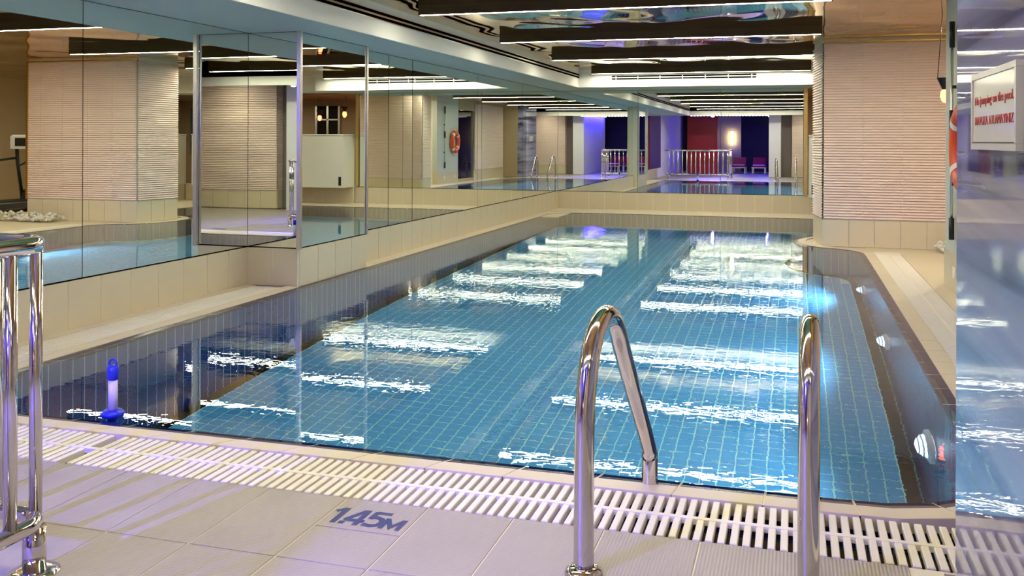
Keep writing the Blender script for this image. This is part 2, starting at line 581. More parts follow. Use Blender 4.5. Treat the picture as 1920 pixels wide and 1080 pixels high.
# dark cove tiles round the floor, coping and dark edge tiles along the rim
def walk(P, step):
    """resample closed outline by arc length into pieces; returns list of point-index free lists of (pos, normal)"""
    n = len(P)
    pts = []
    acc = 0.0
    cum = [0.0]
    for i in range(n):
        a, b = P[i], P[(i + 1) % n]
        acc += math.hypot(b[0] - a[0], b[1] - a[1])
        cum.append(acc)
    def at(s):
        s = s % acc
        for i in range(n):
            if cum[i] <= s <= cum[i + 1]:
                f = (s - cum[i]) / max(1e-9, cum[i + 1] - cum[i])
                a, b = Vector(P[i]), Vector(P[(i + 1) % n])
                na, nb = NRM[i], NRM[(i + 1) % n]
                return a.lerp(b, f), na.lerp(nb, f)
    m = int(round(acc / step))
    real = acc / m
    out = []
    for k in range(m):
        s0, s1 = k * real, (k + 1) * real
        brk = [s0] + [c for c in cum[1:-1] if s0 + 0.02 < c < s1 - 0.02] + [s1]
        out.append((brk, at))
    return out
def strip_piece(name, piece, d0, d1, z00, z01, z10, z11, m, gap=0.006):
    """piece between offsets d0 (z00 bottom, z01 top) and d1"""
    brk, at = piece
    brk = list(brk)
    brk[0] += gap / 2
    brk[-1] -= gap / 2
    v, f = [], []
    for s in brk:
        p, nn = at(s)
        a, b = p + nn * d0, p + nn * d1
        v += [(a.x, a.y, z00), (a.x, a.y, z01), (b.x, b.y, z11), (b.x, b.y, z10)]
    for k in range(len(brk) - 1):
        q = k * 4
        for j in range(4):
            f.append((q + j, q + (j + 1) % 4, q + 4 + (j + 1) % 4, q + 4 + j))
    f.append((0, 3, 2, 1))
    e = (len(brk) - 1) * 4
    f.append((e, e + 1, e + 2, e + 3))
    me = bpy.data.meshes.new(name)
    me.from_pydata(v, [], f)
    bm = bmesh.new(); bm.from_mesh(me); bmesh.ops.recalc_face_normals(bm, faces=bm.faces); bm.to_mesh(me); bm.free()
    return obj(name, me, m, pool)
pieces = walk(OUT, PITCH)
for pc in pieces:
    strip_piece('coping_tile', pc, 0.0, 0.115, -0.05, 0.0, -0.05, 0.006, 'coping')
    strip_piece('edge_tile', pc, -0.08, -0.001, -0.06, -0.013, -0.06, -0.003, 'navy_tile', 0.010)
# pale joint bed under both rows
def ring_bed(name, d0, d1, z0, z1, m):
    A, B = offset(d0), offset(d1)
    n = len(A)
    v = [(x, y, z0) for x, y in A] + [(x, y, z1) for x, y in B]
    f = [(i, n + i, n + (i + 1) % n, (i + 1) % n) for i in range(n)]
    me = bpy.data.meshes.new(name)
    me.from_pydata(v, [], f)
    return obj(name, me, m, pool)
ring_bed('joint_bed', -0.081, 0.0, -0.0142, -0.0042, 'grout')
ring_bed('joint_bed', 0.0, 0.114, -0.0045, 0.0035, 'grout')
COVE_D = (-0.092, -0.18)
for pc in walk(OUT, 0.16):
    strip_piece('cove_tile', pc, COVE_D[0], COVE_D[1], -DEPTH, -DEPTH + 0.03, -DEPTH, -DEPTH + 0.006, 'cove_tile', 0.012)

# ---- water
wp = offset(-0.03)
wme = bpy.data.meshes.new('pool_water')
wme.from_pydata([(x, y, -0.009) for x, y in wp], [], [tuple(range(len(wp)))])
bm = bmesh.new(); bm.from_mesh(wme)
bmesh.ops.recalc_face_normals(bm, faces=bm.faces)
for fc in bm.faces:
    if fc.normal.z < 0: fc.normal_flip()
bm.to_mesh(wme); bm.free()
water = obj('pool_water', wme, 'water')
tag(water, 'clear blue rippled water filling the whole pool', 'water', kind='stuff')

# ---- floors
fl = empty('floor', (0, 0, 0)); struct(fl, 'ribbed beige deck tiles around the pool')
MB().box(X_REC, 2.2, -7.2, 3.375, -0.2, -0.012).build('deck_bed', 'deck_field', fl)
MB().box(-4.75, X_MAR, 1.72, 3.37, -0.012, -0.0035).build('joint_bed', 'grout', fl)
# near deck tiles
def deck_tile(x0, x1, y0, y1):
    w, d = x1 - x0 - 0.006, y1 - y0 - 0.006
    m = MB().box(-w / 2, w / 2, -d / 2, d / 2, -0.011, 0.0, 0.001)
    return m.build('deck_tile', 'deck_tile', fl, ((x0 + x1) / 2, (y0 + y1) / 2, 0.0))
jx = [-1.332 + PITCH * k for k in range(-10, 6)]
rows = [(2.83, 3.375), (2.28, 2.83), (1.73, 2.28)]
for r_, (y0, y1) in enumerate(rows):
    for k in range(len(jx) - 1):
        x0, x1 = jx[k], jx[k + 1]
        if x0 > X_MAR: continue
        x1 = min(x1, X_MAR) if x1 > X_MAR and y0 < Y_MAR - 0.3 else x1
        if r_ == 0 and abs(x0 - (-1.332 - PITCH)) < 0.01:
            deck_tile(x0, x1, y0, 3.10)
            deck_tile(x0, x1, 3.10, y1)
            continue
        deck_tile(x0, x1, y0, y1)
MB().box(X_REC, RIM_R + 0.4, 3.375, 3.77, -0.2, -0.13).build('channel_floor', 'channel', fl)
MB().box(X_REC, X_WR, 3.36, 3.375, -0.13, -0.004).build('channel_wall', 'coping', fl)
MB().box(X_REC, RIM_L - 0.11, 3.77, Y_STEP, -0.2, -0.06).build('ledge_bed', 'channel', fl)
MB().box(X_REC, X_REC + 0.1, 3.77, Y_STEP, -0.06, 0.004).build('ledge_strip', 'coping', fl)
MB().box(X_LEFT - 0.1, RIM_L - 0.112, Y_STEP, Y_FAR, -0.1, 0.004).build('ledge_strip', 'coping', fl)
MB().box(X_LEFT, 1.8, RIM_F + 0.112, Y_FAR, -0.1, 0.01).build('ledge_strip', 'coping', fl)
MB().box(X_LEFT, -4.2, 17.0, RIM_F + 0.2, -0.1, -0.005).build('corner_bed', 'coping', fl)
MB().box(RIM_R + 0.112, RIM_R + 0.43, 3.3, 13.1, -0.2, -0.06).build('channel_floor', 'channel', fl)
MB().box(0.8, RIM_R + 0.2, 3.3, 4.6, -0.2, -0.1).build('channel_floor', 'channel', fl)
MB().box(RIM_R + 0.43, 7.0, 3.3, 12.7, -0.1, 0.0).build('deck_right', 'right_deck', fl)
MB().box(0.9, 7.0, 12.7, 14.85, -0.1, -0.001).build('deck_right', 'right_deck', fl)
MB().box(0.32, 0.95, 13.55, 14.6, -0.1, -0.002).build('deck_right', 'coping', fl)
bp = [(1.0, 12.8), (1.0, 14.72), (0.45, 14.62), (0.28, 14.45), (0.19, 14.25), (0.15, 13.95), (0.2, 13.72), (0.28, 13.52), (0.42, 13.37), (0.62, 13.25), (0.80, 13.08), (0.90, 12.85)]
bpm = bpy.data.meshes.new('column_apron')
bpm.from_pydata([(x, y, -0.003) for x, y in bp], [], [tuple(range(len(bp)))])
obj('column_apron', bpm, 'coping', fl)
MB().box(1.91, 7.0, 14.85, 24.0, -0.1, 0.0).build('deck_right', 'right_deck', fl)
MB().box(-1.0, 7.0, 19.4, 24.0, -0.1, 0.0).build('floor_back_room', 'brown_floor', fl)

# ---- left wall and far wall backing
wl = MB().box(X_REC - 0.2, X_REC - 0.012, -7.2, Y_STEP, -0.1, 2.9).box(X_REC - 0.2, X_PIL - 0.012, Y_STEP + 0.012, Y_PIL, -0.1, 2.9) \
    .box(X_REC - 0.2, X_LEFT - 0.012, Y_PIL, Y_FAR + 0.1, -0.1, 2.9).build('wall_left', 'plaster')
struct(wl, 'wall behind the mirrors on the left of the pool')
wf = MB().box(X_LEFT - 0.2, 0.24, Y_FAR + 0.012, Y_FAR + 0.25, -0.1, 2.9).box(0.24, 7.0, Y_FAR + 0.012, Y_FAR + 0.25, -0.1, UP) \
    .box(0.24, 7.0, Y_FAR + 0.012, Y_FAR + 0.25, 2.45, 2.9).build('wall_far', 'plaster')
struct(wf, 'wall behind the mirror at the far end of the pool')

# ---- tiled upstands (baseboards): single tiles in front of a joint bed
def upstand(name, label, runs):
    e = empty(name); struct(e, label)
    for (axis, fixed, a, b, sgn) in runs:
        n = max(1, round(abs(b - a) / PITCH))
        p = (b - a) / n
        t0, t1 = (fixed, fixed + sgn * 0.012)
        lo, hi = min(t0, t1), max(t0, t1)
        if axis == 'y':
            MB().box(fixed - 0.01, fixed + 0.01 if sgn > 0 else fixed + 0.01, min(a, b), max(a, b), 0, UP - 0.002).build('joint_bed', 'grout', e)
        else:
            MB().box(min(a, b), max(a, b), fixed - 0.01, fixed + 0.01, 0, UP - 0.002).build('joint_bed', 'grout', e)
        w = abs(p) - 0.008
        if axis == 'y':
            me = MB().box(-0.002, 0.014, -w / 2, w / 2, 0.0, UP, 0.001).mesh('upstand_tile')
        else:
            me = MB().box(-w / 2, w / 2, -0.002, 0.014, 0.0, UP, 0.001).mesh('upstand_tile')
        me.materials.append(M['beige_tile'])
        for k in range(n):
            c = a + p * (k + 0.5)
            o = bpy.data.objects.new('upstand_tile', me)
            COL.objects.link(o); o.parent = e
            off = 0 if sgn > 0 else -0.012
            o.location = (fixed + off, c, 0.002) if axis == 'y' else (c, fixed + off, 0.002)
    return e
upstand('baseboard_left', 'beige tiled upstand under the left mirrors',
        [('y', X_REC, 1.6, Y_STEP, 1), ('x', Y_STEP, X_REC, X_PIL, -1), ('y', X_PIL, Y_STEP, Y_PIL, 1), ('y', X_LEFT + 0.01, Y_PIL, Y_FAR, 1)])
upstand('baseboard_far', 'beige tiled upstand under the far mirror', [('x', Y_FAR, X_LEFT, 0.25, -1)])
upstand('baseboard_right', 'beige tiled upstand below the white counter behind the column', [('x', Y_FAR - 0.1, 0.25, 6.9, -1)])

# ---- soffits and ceiling
so = empty('trim_1'); struct(so, 'pale ceiling soffit along the left wall and the far end')
MB().box(X_REC, X_SOF, 0.2, Y_FAR, Z_SOF, 2.9).build('soffit_left', 'soffit', so)
MB().box(X_SOF, 0.6, Y_SOF, Y_FAR, Z_SOF, 2.9).build('soffit_far', 'soffit', so)
MB().box(X_REC, X_SOF - 0.012, 0.21, Y_FAR, Z_SOF - 0.003, Z_SOF).build('underside_left', 'soffit_shade', so)
MB().box(X_SOF - 0.012, 0.59, Y_SOF + 0.012, Y_FAR, Z_SOF - 0.003, Z_SOF).build('underside_far', 'soffit_shade', so)
MB().box(0.6, 7.0, Y_SOF + 0.3, Y_FAR + 0.3, Z_SOF + 0.01, 2.9).build('soffit_far', 'soffit', so)
ce = MB().box(X_SOF, X_WR, 0.2, Y_SOF, Z_CEIL, 2.9).box(X_WR, 2.4, 0.2, 3.0, Z_CEIL, 2.9).box(X_WR, 7.0, 3.0, Y_SOF, Z_CEIL, 2.9).box(0.6, X_WR, Y_SOF, Y_SOF + 0.3, Z_CEIL, 2.9).build('ceiling', 'film')
struct(ce, 'glossy bronze reflective stretch ceiling')
cb = empty('trim_2'); struct(cb, 'plain ceiling behind the camera and over the back room')
MB().box(X_REC, 2.4, -7.2, 0.2, 2.62, 2.9).build('ceiling_near', 'dark_wall', cb)
MB().box(-1.0, 7.0, Y_FAR + 0.25, 24.0, 2.5, 2.9).build('ceiling_back_room', 'taupe_wall', cb)

# ---- right side walls
wr = empty('wall_right'); struct(wr, 'right wall beyond the pool with grey panel')
MB().box(X_WR, X_WR + 0.15, 8.25, 10.2, UP, Z_CEIL).build('grey_panel', 'grey_panel', wr)
MB().box(X_WR - 0.012, X_WR + 0.15, 8.25, 10.2, 0, UP).build('panel_base', 'beige_tile', wr)
MB().box(X_WR + 0.15, 2.9, 10.05, 10.2, 0, Z_CEIL).build('return_wall', 'plaster', wr)
MB().box(X_WR, X_WR + 0.15, Y_MAR, 6.6, UP, Z_CEIL).build('beige_wall', 'taupe_wall', wr)
MB().box(X_WR - 0.012, X_WR + 0.15, Y_MAR, 6.6, 0, UP).build('panel_base', 'beige_tile', wr)
MB().box(X_WR, X_WR + 0.15, 6.6, 8.25, 0, 0.1).box(X_WR, X_WR + 0.15, 6.6, 8.25, 2.45, Z_CEIL).build('window_surround', 'taupe_wall', wr)
MB().box(X_WR + 1.3, X_WR + 1.4, 6.3, 8.6, 0, Z_CEIL).box(X_WR + 0.15, X_WR + 1.3, 6.2, 6.3, 0, Z_CEIL) \
    .box(X_WR + 0.15, X_WR + 1.3, 8.6, 8.7, 0, Z_CEIL).build('planter_back', 'dark_wall', wr)
MB().box(6.9, 7.1, 3.0, 24.0, -0.1, 2.9).build('outer_wall', 'taupe_wall', wr)
MB().box(2.9, 6.9, 10.05, 10.2, 0, 2.9).build('gym_wall', 'taupe_wall', wr)
wb = MB().box(-1.0, 7.0, 23.8, 24.0, 0, 2.9).box(-1.1, -1.0, Y_FAR + 0.25, 24.0, 0, 2.9).build('wall_back_room', 'taupe_wall')
struct(wb, 'taupe wall of the dim room beyond the counter')
# marble wall next to the camera
mw = MB().box(X_MAR, X_MAR + 0.35, 1.7, Y_MAR, 0.0, Z_CEIL + 0.1).build('wall_marble', 'marble')
struct(mw, 'polished lilac-grey veined marble wall at the right edge')
MB().box(X_MAR + 0.35, 2.4, Y_MAR - 0.12, Y_MAR, 0, 2.9).build('marble_return', 'taupe_wall', wr)

# ---- room behind the camera (seen in the far mirror)
bk = empty('wall_near'); struct(bk, 'walls of the lounge behind the camera')
MB().box(X_REC - 0.2, 2.4, -7.4, -7.2, 0, 2.9).build('back_wall', 'dark_wall', bk)
MB().box(-4.3, -3.05, -1.9, -1.75, 0, 2.62).build('red_wall', 'red_wall', bk)
MB().box(-4.3, -2.35, -6.4, -6.25, 0, 2.62).build('cream_wall', 'taupe_wall', bk)
MB().box(-0.98, -0.52, -5.2, -0.55, 0, 2.62).build('blue_lit_wall', 'white_wall', bk)
MB().box(-0.52, -0.1, -1.25, -1.1, 0, 2.62).build('grey_wall', 'grey_wall', bk)
MB().box(2.2, 2.4, -7.4, Y_MAR - 0.12, 0, 2.9).build('side_wall', 'taupe_wall', bk)
hd = MB().box(X_SOF, 2.2, 0.08, 0.2, 2.45, 2.9).build('trim_3', 'soffit'); struct(hd, 'header beam over the lounge opening')

# ================================================================ OBJECTS
# ---- mirrors
def mirror(label, a, b, z0=UP + 0.012, z1=Z_SOF - 0.006, trim=True, tilt=0.0, group='wall mirror panels beside the pool'):
    """upright pane from plan point a to plan point b, facing to the left of a->b reversed (normal = rot90)"""
    ax, ay = a; bx, by = b
    c = Vector(((ax + bx) / 2, (ay + by) / 2, 0))
    L = math.hypot(bx - ax, by - ay) - 0.006
    ang = math.atan2(by - ay, bx - ax)
    e = empty('mirror_panel', (c.x, c.y, 0))
    e.rotation_euler = (0, 0, ang + R(tilt))
    tag(e, label, 'mirror', group)
    MB().box(-L / 2, L / 2, -0.006, 0.0, z0, z1).build('glass', 'mirror', e)
    if trim:
        MB().box(-L / 2, L / 2, -0.008, 0.003, z0 - 0.008, z0).build('bottom_edge', 'slot', e)
        MB().box(-L / 2, L / 2, -0.008, 0.003, z1, z1 + 0.005).build('top_edge', 'slot', e)
        MB().box(-L / 2 - 0.004, -L / 2, -0.008, 0.001, z0, z1).build('side_joint', 'slot', e)
    return e
# facing +x: run from high y to low y so that rot90 points into the room
mirror('tall mirror panel nearest the camera beside the railing', (X_REC, 2.9), (X_REC, 0.6), tilt=0.0)
mirror('tall mirror panel behind the railing, leftmost fully reflecting pane', (X_REC, 5.86), (X_REC, 2.9))
mirror('tall mirror panel in the left recess ending at the pilaster corner', (X_REC, Y_STEP), (X_REC, 5.86))
mirror('narrow mirror facing the camera on the end of the pilaster step', (X_PIL, Y_STEP), (X_REC, Y_STEP))
mirror('mirror panel on the projecting pilaster between two aluminium edges', (X_PIL, Y_PIL), (X_PIL, Y_STEP))
MB_y = [Y_PIL, 10.58, 11.34, 13.95, 16.5, Y_FAR]
labs = ['narrow mirror panel just beyond the pilaster', 'narrowest mirror panel reflecting the pole on the grey wall',
        'mirror panel on the left wall reflecting the orange life ring', 'mirror panel on the left wall reflecting the pool ladder',
        'last mirror panel on the left wall before the far corner']
for k in range(5):
    mirror(labs[k], (X_LEFT, MB_y[k + 1]), (X_LEFT, MB_y[k]), tilt=(0, 0.5, 0, 0, 0)[k])
xs = [X_LEFT, -3.05, -1.4, 0.16]
labs = ['left mirror panel on the far end wall beside the corner', 'middle mirror panel on the far end wall', 'right mirror panel on the far end wall beside the gold edge']
for k in range(3):
    mirror(labs[k], (xs[k + 1], Y_FAR), (xs[k], Y_FAR), group='mirror panels on the far end wall')
def corner_trim(name, x, y, w, d, m, label, z0=UP, z1=Z_SOF):
    e = MB().box(-w / 2, w / 2, -d / 2, d / 2, z0, z1, 0.002).build(name, m, None, (x, y, 0))
    return tag(e, label, 'trim')
corner_trim('aluminium_edge', X_PIL + 0.022, Y_STEP - 0.022, 0.04, 0.04, 'alu', 'upright aluminium edge on the near corner of the mirrored pilaster')
corner_trim('aluminium_edge', X_PIL - 0.0, Y_PIL + 0.018, 0.03, 0.03, 'alu', 'upright aluminium edge on the far corner of the mirrored pilaster')
corner_trim('gold_edge', 0.20, Y_FAR - 0.02, 0.07, 0.04, 'gold', 'upright gold edge strip at the right of the far mirror')

# ---- linear ceiling lamps
def lamp(y, x0, x1, label):
    e = empty('linear_lamp', ((x0 + x1) / 2, y, 2.675)); tag(e, label, 'lamp', 'linear ceiling lamps over the pool')
    L = (x1 - x0) / 2
    MB().box(-L, L, -0.03, 0.03, 0.008, 0.10).box(-L, L, -0.03, -0.025, 0.0, 0.008).box(-L, L, 0.025, 0.03, 0.0, 0.008).build('housing', 'brown_metal', e)
    MB().box(-L + 0.01, L - 0.01, -0.0245, 0.0245, 0.0004, 0.0075).build('diffuser', 'led', e)
    for s in (-1, 1):
        MB().box(s * L - 0.006, s * L + 0.006, -0.031, 0.031, -0.0005, 0.10).build('end_cap', 'brown_metal', e)
    return e
lamp(17.7, -3.7, 0.27, 'linear ceiling lamp next to the far soffit, farthest from the camera')
lamp(14.6, -3.69, 0.28, 'second linear ceiling lamp from the far soffit')
lamp(11.8, -3.68, 0.30, 'third linear ceiling lamp from the far soffit, whole in view')
lamp(9.0, -3.67, 0.32, 'linear ceiling lamp touching the top edge of the picture')
lamp(6.2, -3.67, 0.32, 'linear ceiling lamp over the near pool, seen in the water and mirrors')
lamp(3.4, -3.67, 0.32, 'linear ceiling lamp over the near deck, seen only in mirrors')
lamp(0.8, -3.67, 0.32, 'linear ceiling lamp above the camera, seen only in mirrors')

# ---- slot air diffusers
def slot_far(x0, x1, z, label):
    e = empty('air_slot', ((x0 + x1) / 2, Y_SOF - 0.001, z)); tag(e, label, 'vent')
    L = (x1 - x0) / 2
    MB().box(-L, L, -0.006, 0.0, -0.046, 0.046).build('frame', 'white_gloss', e)
    for s in (-1, 1):
        MB().box(-L + 0.02, L - 0.02, -0.009, -0.005, s * 0.024 - 0.014, s * 0.024 + 0.014).build('slot', 'slot', e)
    n = 7
    for k in range(n):
        x = -L + 0.1 + (2 * L - 0.2) * k / (n - 1)
        MB().box(x - 0.008, x + 0.008, -0.011, -0.005, -0.03, 0.03).build('bridge', 'alu', e)
slot_far(-3.38, -0.66, 2.615, 'long black air slot in the white soffit at the far end')
def slot_left(y0, y1, z, label):
    e = empty('air_slot', (X_SOF + 0.001, (y0 + y1) / 2, z)); tag(e, label, 'vent')
    L = (y1 - y0) / 2
    MB().box(0.0, 0.006, -L, L, -0.046, 0.046).build('frame', 'alu', e)
    for s in (-1, 1):
        MB().box(0.005, 0.009, -L, L, s * 0.024 - 0.014, s * 0.024 + 0.014).build('slot', 'slot', e)
slot_left(0.5, Y_SOF, 2.655, 'continuous black air slot along the left soffit')

# ---- drain grates: single bars
def grate(name, label, n, pitch, start, axis, a0, a1, skip=()):
    """bars run along the other axis from a0 to a1; centre ribs join them"""
    e = empty(name); tag(e, label, 'grate')
    w = pitch * 0.62
    if axis == 'x':
        me = MB().box(-w / 2, w / 2, a0, a1, -0.028, 0.0, 0.003).mesh('bar')
    else:
        me = MB().box(a0, a1, -w / 2, w / 2, -0.028, 0.0, 0.003).mesh('bar')
    me.materials.append(M['grate'])
    copies('bar', me, e, [((start + pitch * k, 0, 0) if axis == 'x' else (0, start + pitch * k, 0)) for k in range(n) if k not in skip])
    mid = (a0 + a1) / 2
    s0, s1 = start - pitch / 2, start + pitch * (n - 0.5)
    for q, wd in ((mid, 0.012),):
        if axis == 'x':
            MB().box(s0, s1, q - wd, q + wd, -0.02, 0.0015).build('rib', 'grate', e)
        else:
            MB().box(q - wd, q + wd, s0, s1, -0.02, 0.0015).build('rib', 'grate', e)
    return e
grate('drain_grate', 'white slatted drain grate along the near pool edge', 128, 0.0425, -4.62, 'x', 3.385, 3.762, skip=(37,))
grate('drain_grate', 'white slatted drain grate on the ledge below the left mirrors', 98, 0.0425, 3.86, 'y', X_REC + 0.105, RIM_L - 0.118)
grate('drain_grate', 'white slatted drain grate along the right pool edge', 196, 0.0425, 4.62, 'y', RIM_R + 0.12, RIM_R + 0.425)

# ---- column with louvre cladding
def louvre(name, parent, a, b, z0, z1, pitch=0.0362, out=0.03):
    """saw-tooth slats on the upright plane from plan point a to b, outward = right of a->b"""
    a, b = Vector(a), Vector(b)
    d = (b - a).normalized()
    nrm = Vector((d.y, -d.x))
    n = int((z1 - z0) / pitch)
    v, f = [], []
    for k in range(n):
        z = z0 + (z1 - z0) * k / n
        p = (z1 - z0) / n
        for (h, o_) in ((0.0, 0.0), (0.2, out), (0.9, out * 0.3), (1.0, 0.0)):
            for q in (a, b):
                v.append((q.x + nrm.x * o_, q.y + nrm.y * o_, z + h * p))
        i = k * 8
        f += [(i, i + 1, i + 3, i + 2), (i + 2, i + 3, i + 5, i + 4), (i + 4, i + 5, i + 7, i + 6)]
    me = bpy.data.meshes.new(name)
    me.from_pydata(v, [], f)
    o = obj(name, me, 'louvre', parent)
    o['kind'] = 'stuff'
    return o
def make_column(label, CF, tapes, tape_y):
    col = empty('column', (0, 0, 0)); tag(col, label, 'column')
    cm = MB()
    cm.v += [(x, y, 0.0) for x, y in CF] + [(x, y, Z_CEIL) for x, y in CF]
    cm.f += [(0, 1, 5, 4), (1, 2, 6, 5), (2, 3, 7, 6), (3, 0, 4, 7), (4, 5, 6, 7)]
    cm.smooth += [False] * 5
    cm.build('core', 'plaster', col)
    for k in range(4):
        louvre('slat_cladding', col, CF[k], CF[(k + 1) % 4], UP + 0.015, 2.73)
        a, b = Vector(CF[k]), Vector(CF[(k + 1) % 4])
        L = (b - a).length
        d = (b - a).normalized()
        n = max(1, round(L / 0.345))
        p = L / n
        me = MB().box(-p / 2 + 0.004, p / 2 - 0.004, -0.012, 0.0, 0.0, UP, 0.001).mesh('base_tile')
        me.materials.append(M['right_deck'])
        for q in range(n):
            c = a + d * p * (q + 0.5)
            o = bpy.data.objects.new('base_tile', me)
            COL.objects.link(o); o.parent = col
            o.location = (c.x, c.y, 0.002)
            o.rotation_euler = (0, 0, math.atan2(d.y, d.x))
    for x in tapes:            # ladder tapes of the slats
        MB().box(x - 0.006, x + 0.006, tape_y, tape_y + 0.003, UP + 0.02, 2.72).build('ladder_tape', 'louvre', col)
    return col
CF = [(0.375, 13.42), (2.62, 13.42), (2.62, 14.35), (0.27, 14.35)]     # plan corners, counter-clockwise
col = make_column('broad column clad in pinkish horizontal slats at the right of the pool', CF, (0.86, 1.36, 1.88, 2.34), 13.4)
MB().box(0.36, 2.63, 13.395, 13.43, 2.73, 2.75).build('top_trim', 'gold', col)
MB().box(2.60, 2.64, 13.385, 13.43, UP, 2.74).build('edge_trim', 'gold', col)
make_column('slatted column behind the camera, seen only in mirrors', [(-0.1, -1.9), (1.75, -1.9), (1.75, -0.9), (-0.1, -0.9)], (), 0)
# louvred wall between marble and planter window
lw = empty('slatted_wall_panel', (0, 0, 0)); tag(lw, 'beige slatted wall panel on the right wall beyond the marble', 'wall panel')
louvre('slat_cladding', lw, (X_WR - 0.003, 6.55), (X_WR - 0.003, Y_MAR + 0.05), UP + 0.01, 2.72)

# ---- white counters behind the column
def counter(label, x0, x1, y0, y1, z0, z1):
    e = empty('counter', ((x0 + x1) / 2, (y0 + y1) / 2, z0)); tag(e, label, 'counter')
    a, b, h = (x1 - x0) / 2, (y1 - y0) / 2, z1 - z0
    MB().box(-a, a, -b, b, 0, h - 0.03, 0.01).build('body', 'white_gloss', e)
    MB().box(-a - 0.012, a + 0.012, -b - 0.012, b + 0.012, h - 0.03, h, 0.006).build('top', 'white_gloss', e)
    return e
ct = counter('long white counter at the far end behind the column', 0.26, 2.95, 18.56, 19.12, UP + 0.01, 1.53)
MB().box(-1.30, -1.24, -0.288, -0.28, 0.05, 0.24).build('grille', 'black', ct)
counter('white counter block farther right beyond the column, seen in a mirror', 3.45, 5.2, 17.3, 19.05, UP + 0.01, 1.53)
MB().box(3.45, 5.2, 17.35, 19.0, 0, UP + 0.01).build('plinth', 'beige_tile').parent = bpy.data.objects['counter.001']
bpy.data.objects['plinth'].matrix_parent_inverse = bpy.data.objects['counter.001'].matrix_world.inverted()
bpy.context.view_layer.update()
bpy.data.objects['plinth'].matrix_parent_inverse = bpy.data.objects['counter.001'].matrix_world.inverted()

# ---- pool railing
def bend(p, c, q, r, n=8):
    """fillet polyline p-c-q"""
    p, c, q = Vector(p), Vector(c), Vector(q)
    d1, d2 = (p - c).normalized(), (q - c).normalized()
    half = d1.angle(d2) / 2
    t = r / math.tan(half)
    a, b = c + d1 * t, c + d2 * t
    ctr = c + (d1 + d2).normalized() * (r / math.sin(half))
    va, vb = a - ctr, b - ctr
    ang = va.angle(vb)
    out = []
    for k in range(n + 1):
        f = k / n
        out.append(ctr + (va * math.sin((1 - f) * ang) + vb * math.sin(f * ang)) / math.sin(ang))
    return out
RX, RY = -2.33, 2.53
rail = empty('pool_railing', (RX, RY, 0)); tag(rail, 'polished steel railing at the left foreground beside the pool', 'railing')
def rail_path(z, r):
    return [(-2.35, 0, z)] + bend((-2.0, 0, z), (0, 0, z), (0, -1.6, z), r) + [(0, -1.75, z)]
MB().tube(rail_path(1.06, 0.09), 0.028, 18).build('top_rail', 'chrome', rail)
MB().tube(rail_path(0.165, 0.09), 0.026, 18).build('bottom_rail', 'chrome', rail)
for k in range(14):
    MB().tube([(-0.045 - 0.165 * k, -0.004 if k == 0 else 0, 0.165), (-0.045 - 0.165 * k, -0.004 if k == 0 else 0, 1.06)], 0.0205, 14).build('baluster', 'chrome', rail)
for k in range(9):
    y = -0.155 - 0.165 * k
    MB().tube([(0, y, 0.165), (0, y, 1.06)], 0.0205, 14).build('baluster', 'chrome', rail)
for (x, y) in ((-0.02, -0.035), (-2.2, 0.0), (0.0, -1.6)):
    f_ = MB().tube([(x, y, 0.008), (x, y, 0.15)], 0.036, 18).build('foot', 'chrome', rail)
    pl = MB().lathe([(0.0, 0.0), (0.078, 0.0), (0.078, 0.005), (0.05, 0.009), (0.0, 0.009)], 28, (x, y, 0.0), cap=False).build('base_plate', 'chrome', f_)
    for a in (20, 140, 260):
        MB().lathe([(0.008, 0.005), (0.008, 0.011), (0.0, 0.012)], 10, (x + 0.06 * math.cos(R(a)), y + 0.06 * math.sin(R(a)), 0), cap=False).build('screw', 'alu', f_)

# ---- pool ladder
lad = empty('pool_ladder', (-0.3, 3.05, 0)); tag(lad, 'polished steel pool ladder with two arched handrails', 'ladder')
def hand(x, y0, dx):
    P = [(0.0, 0.0), (0.0, 0.25), (0.004, 0.48), (0.02, 0.58), (0.06, 0.69), (0.13, 0.765), (0.22, 0.797), (0.31, 0.78), (0.385, 0.72), (0.455, 0.63),
         (0.65, 0.40), (0.84, 0.175), (0.872, 0.11), (0.88, 0.0), (0.88, -1.2)]
    P = [(x + dx * min(1.0, q / 0.88), y0 + q, z) for q, z in P]
    # smooth by Catmull-Rom
    out = []
    V = [Vector(p) for p in P]
    for i in range(len(V) - 1):
        p0, p1, p2, p3 = V[max(0, i - 1)], V[i], V[i + 1], V[min(len(V) - 1, i + 2)]
        for k in range(4):
            t = k / 4
            out.append(0.5 * (2 * p1 + (p2 - p0) * t + (2 * p0 - 5 * p1 + 4 * p2 - p3) * t * t + (3 * p1 - p0 - 3 * p2 + p3) * t ** 3))
    out.append(V[-1])
    return out
for x, y0, dx in ((-0.35, -0.04, 0.085), (0.345, 0.0, 0.02)):
    MB().tube(hand(x, y0, dx), 0.033, 20).build('handrail', 'chrome', lad)
    MB().lathe([(0.0, 0.0), (0.062, 0.0), (0.06, 0.012), (0.045, 0.024), (0.034, 0.026)], 28, (x, y0, 0.0), cap=False).build('flange', 'chrome', lad)
for k in range(3):
    MB().box(-0.265, 0.365, 0.80, 0.89, -0.42 - 0.3 * k, -0.39 - 0.3 * k, 0.004).build('step', 'chrome', lad)

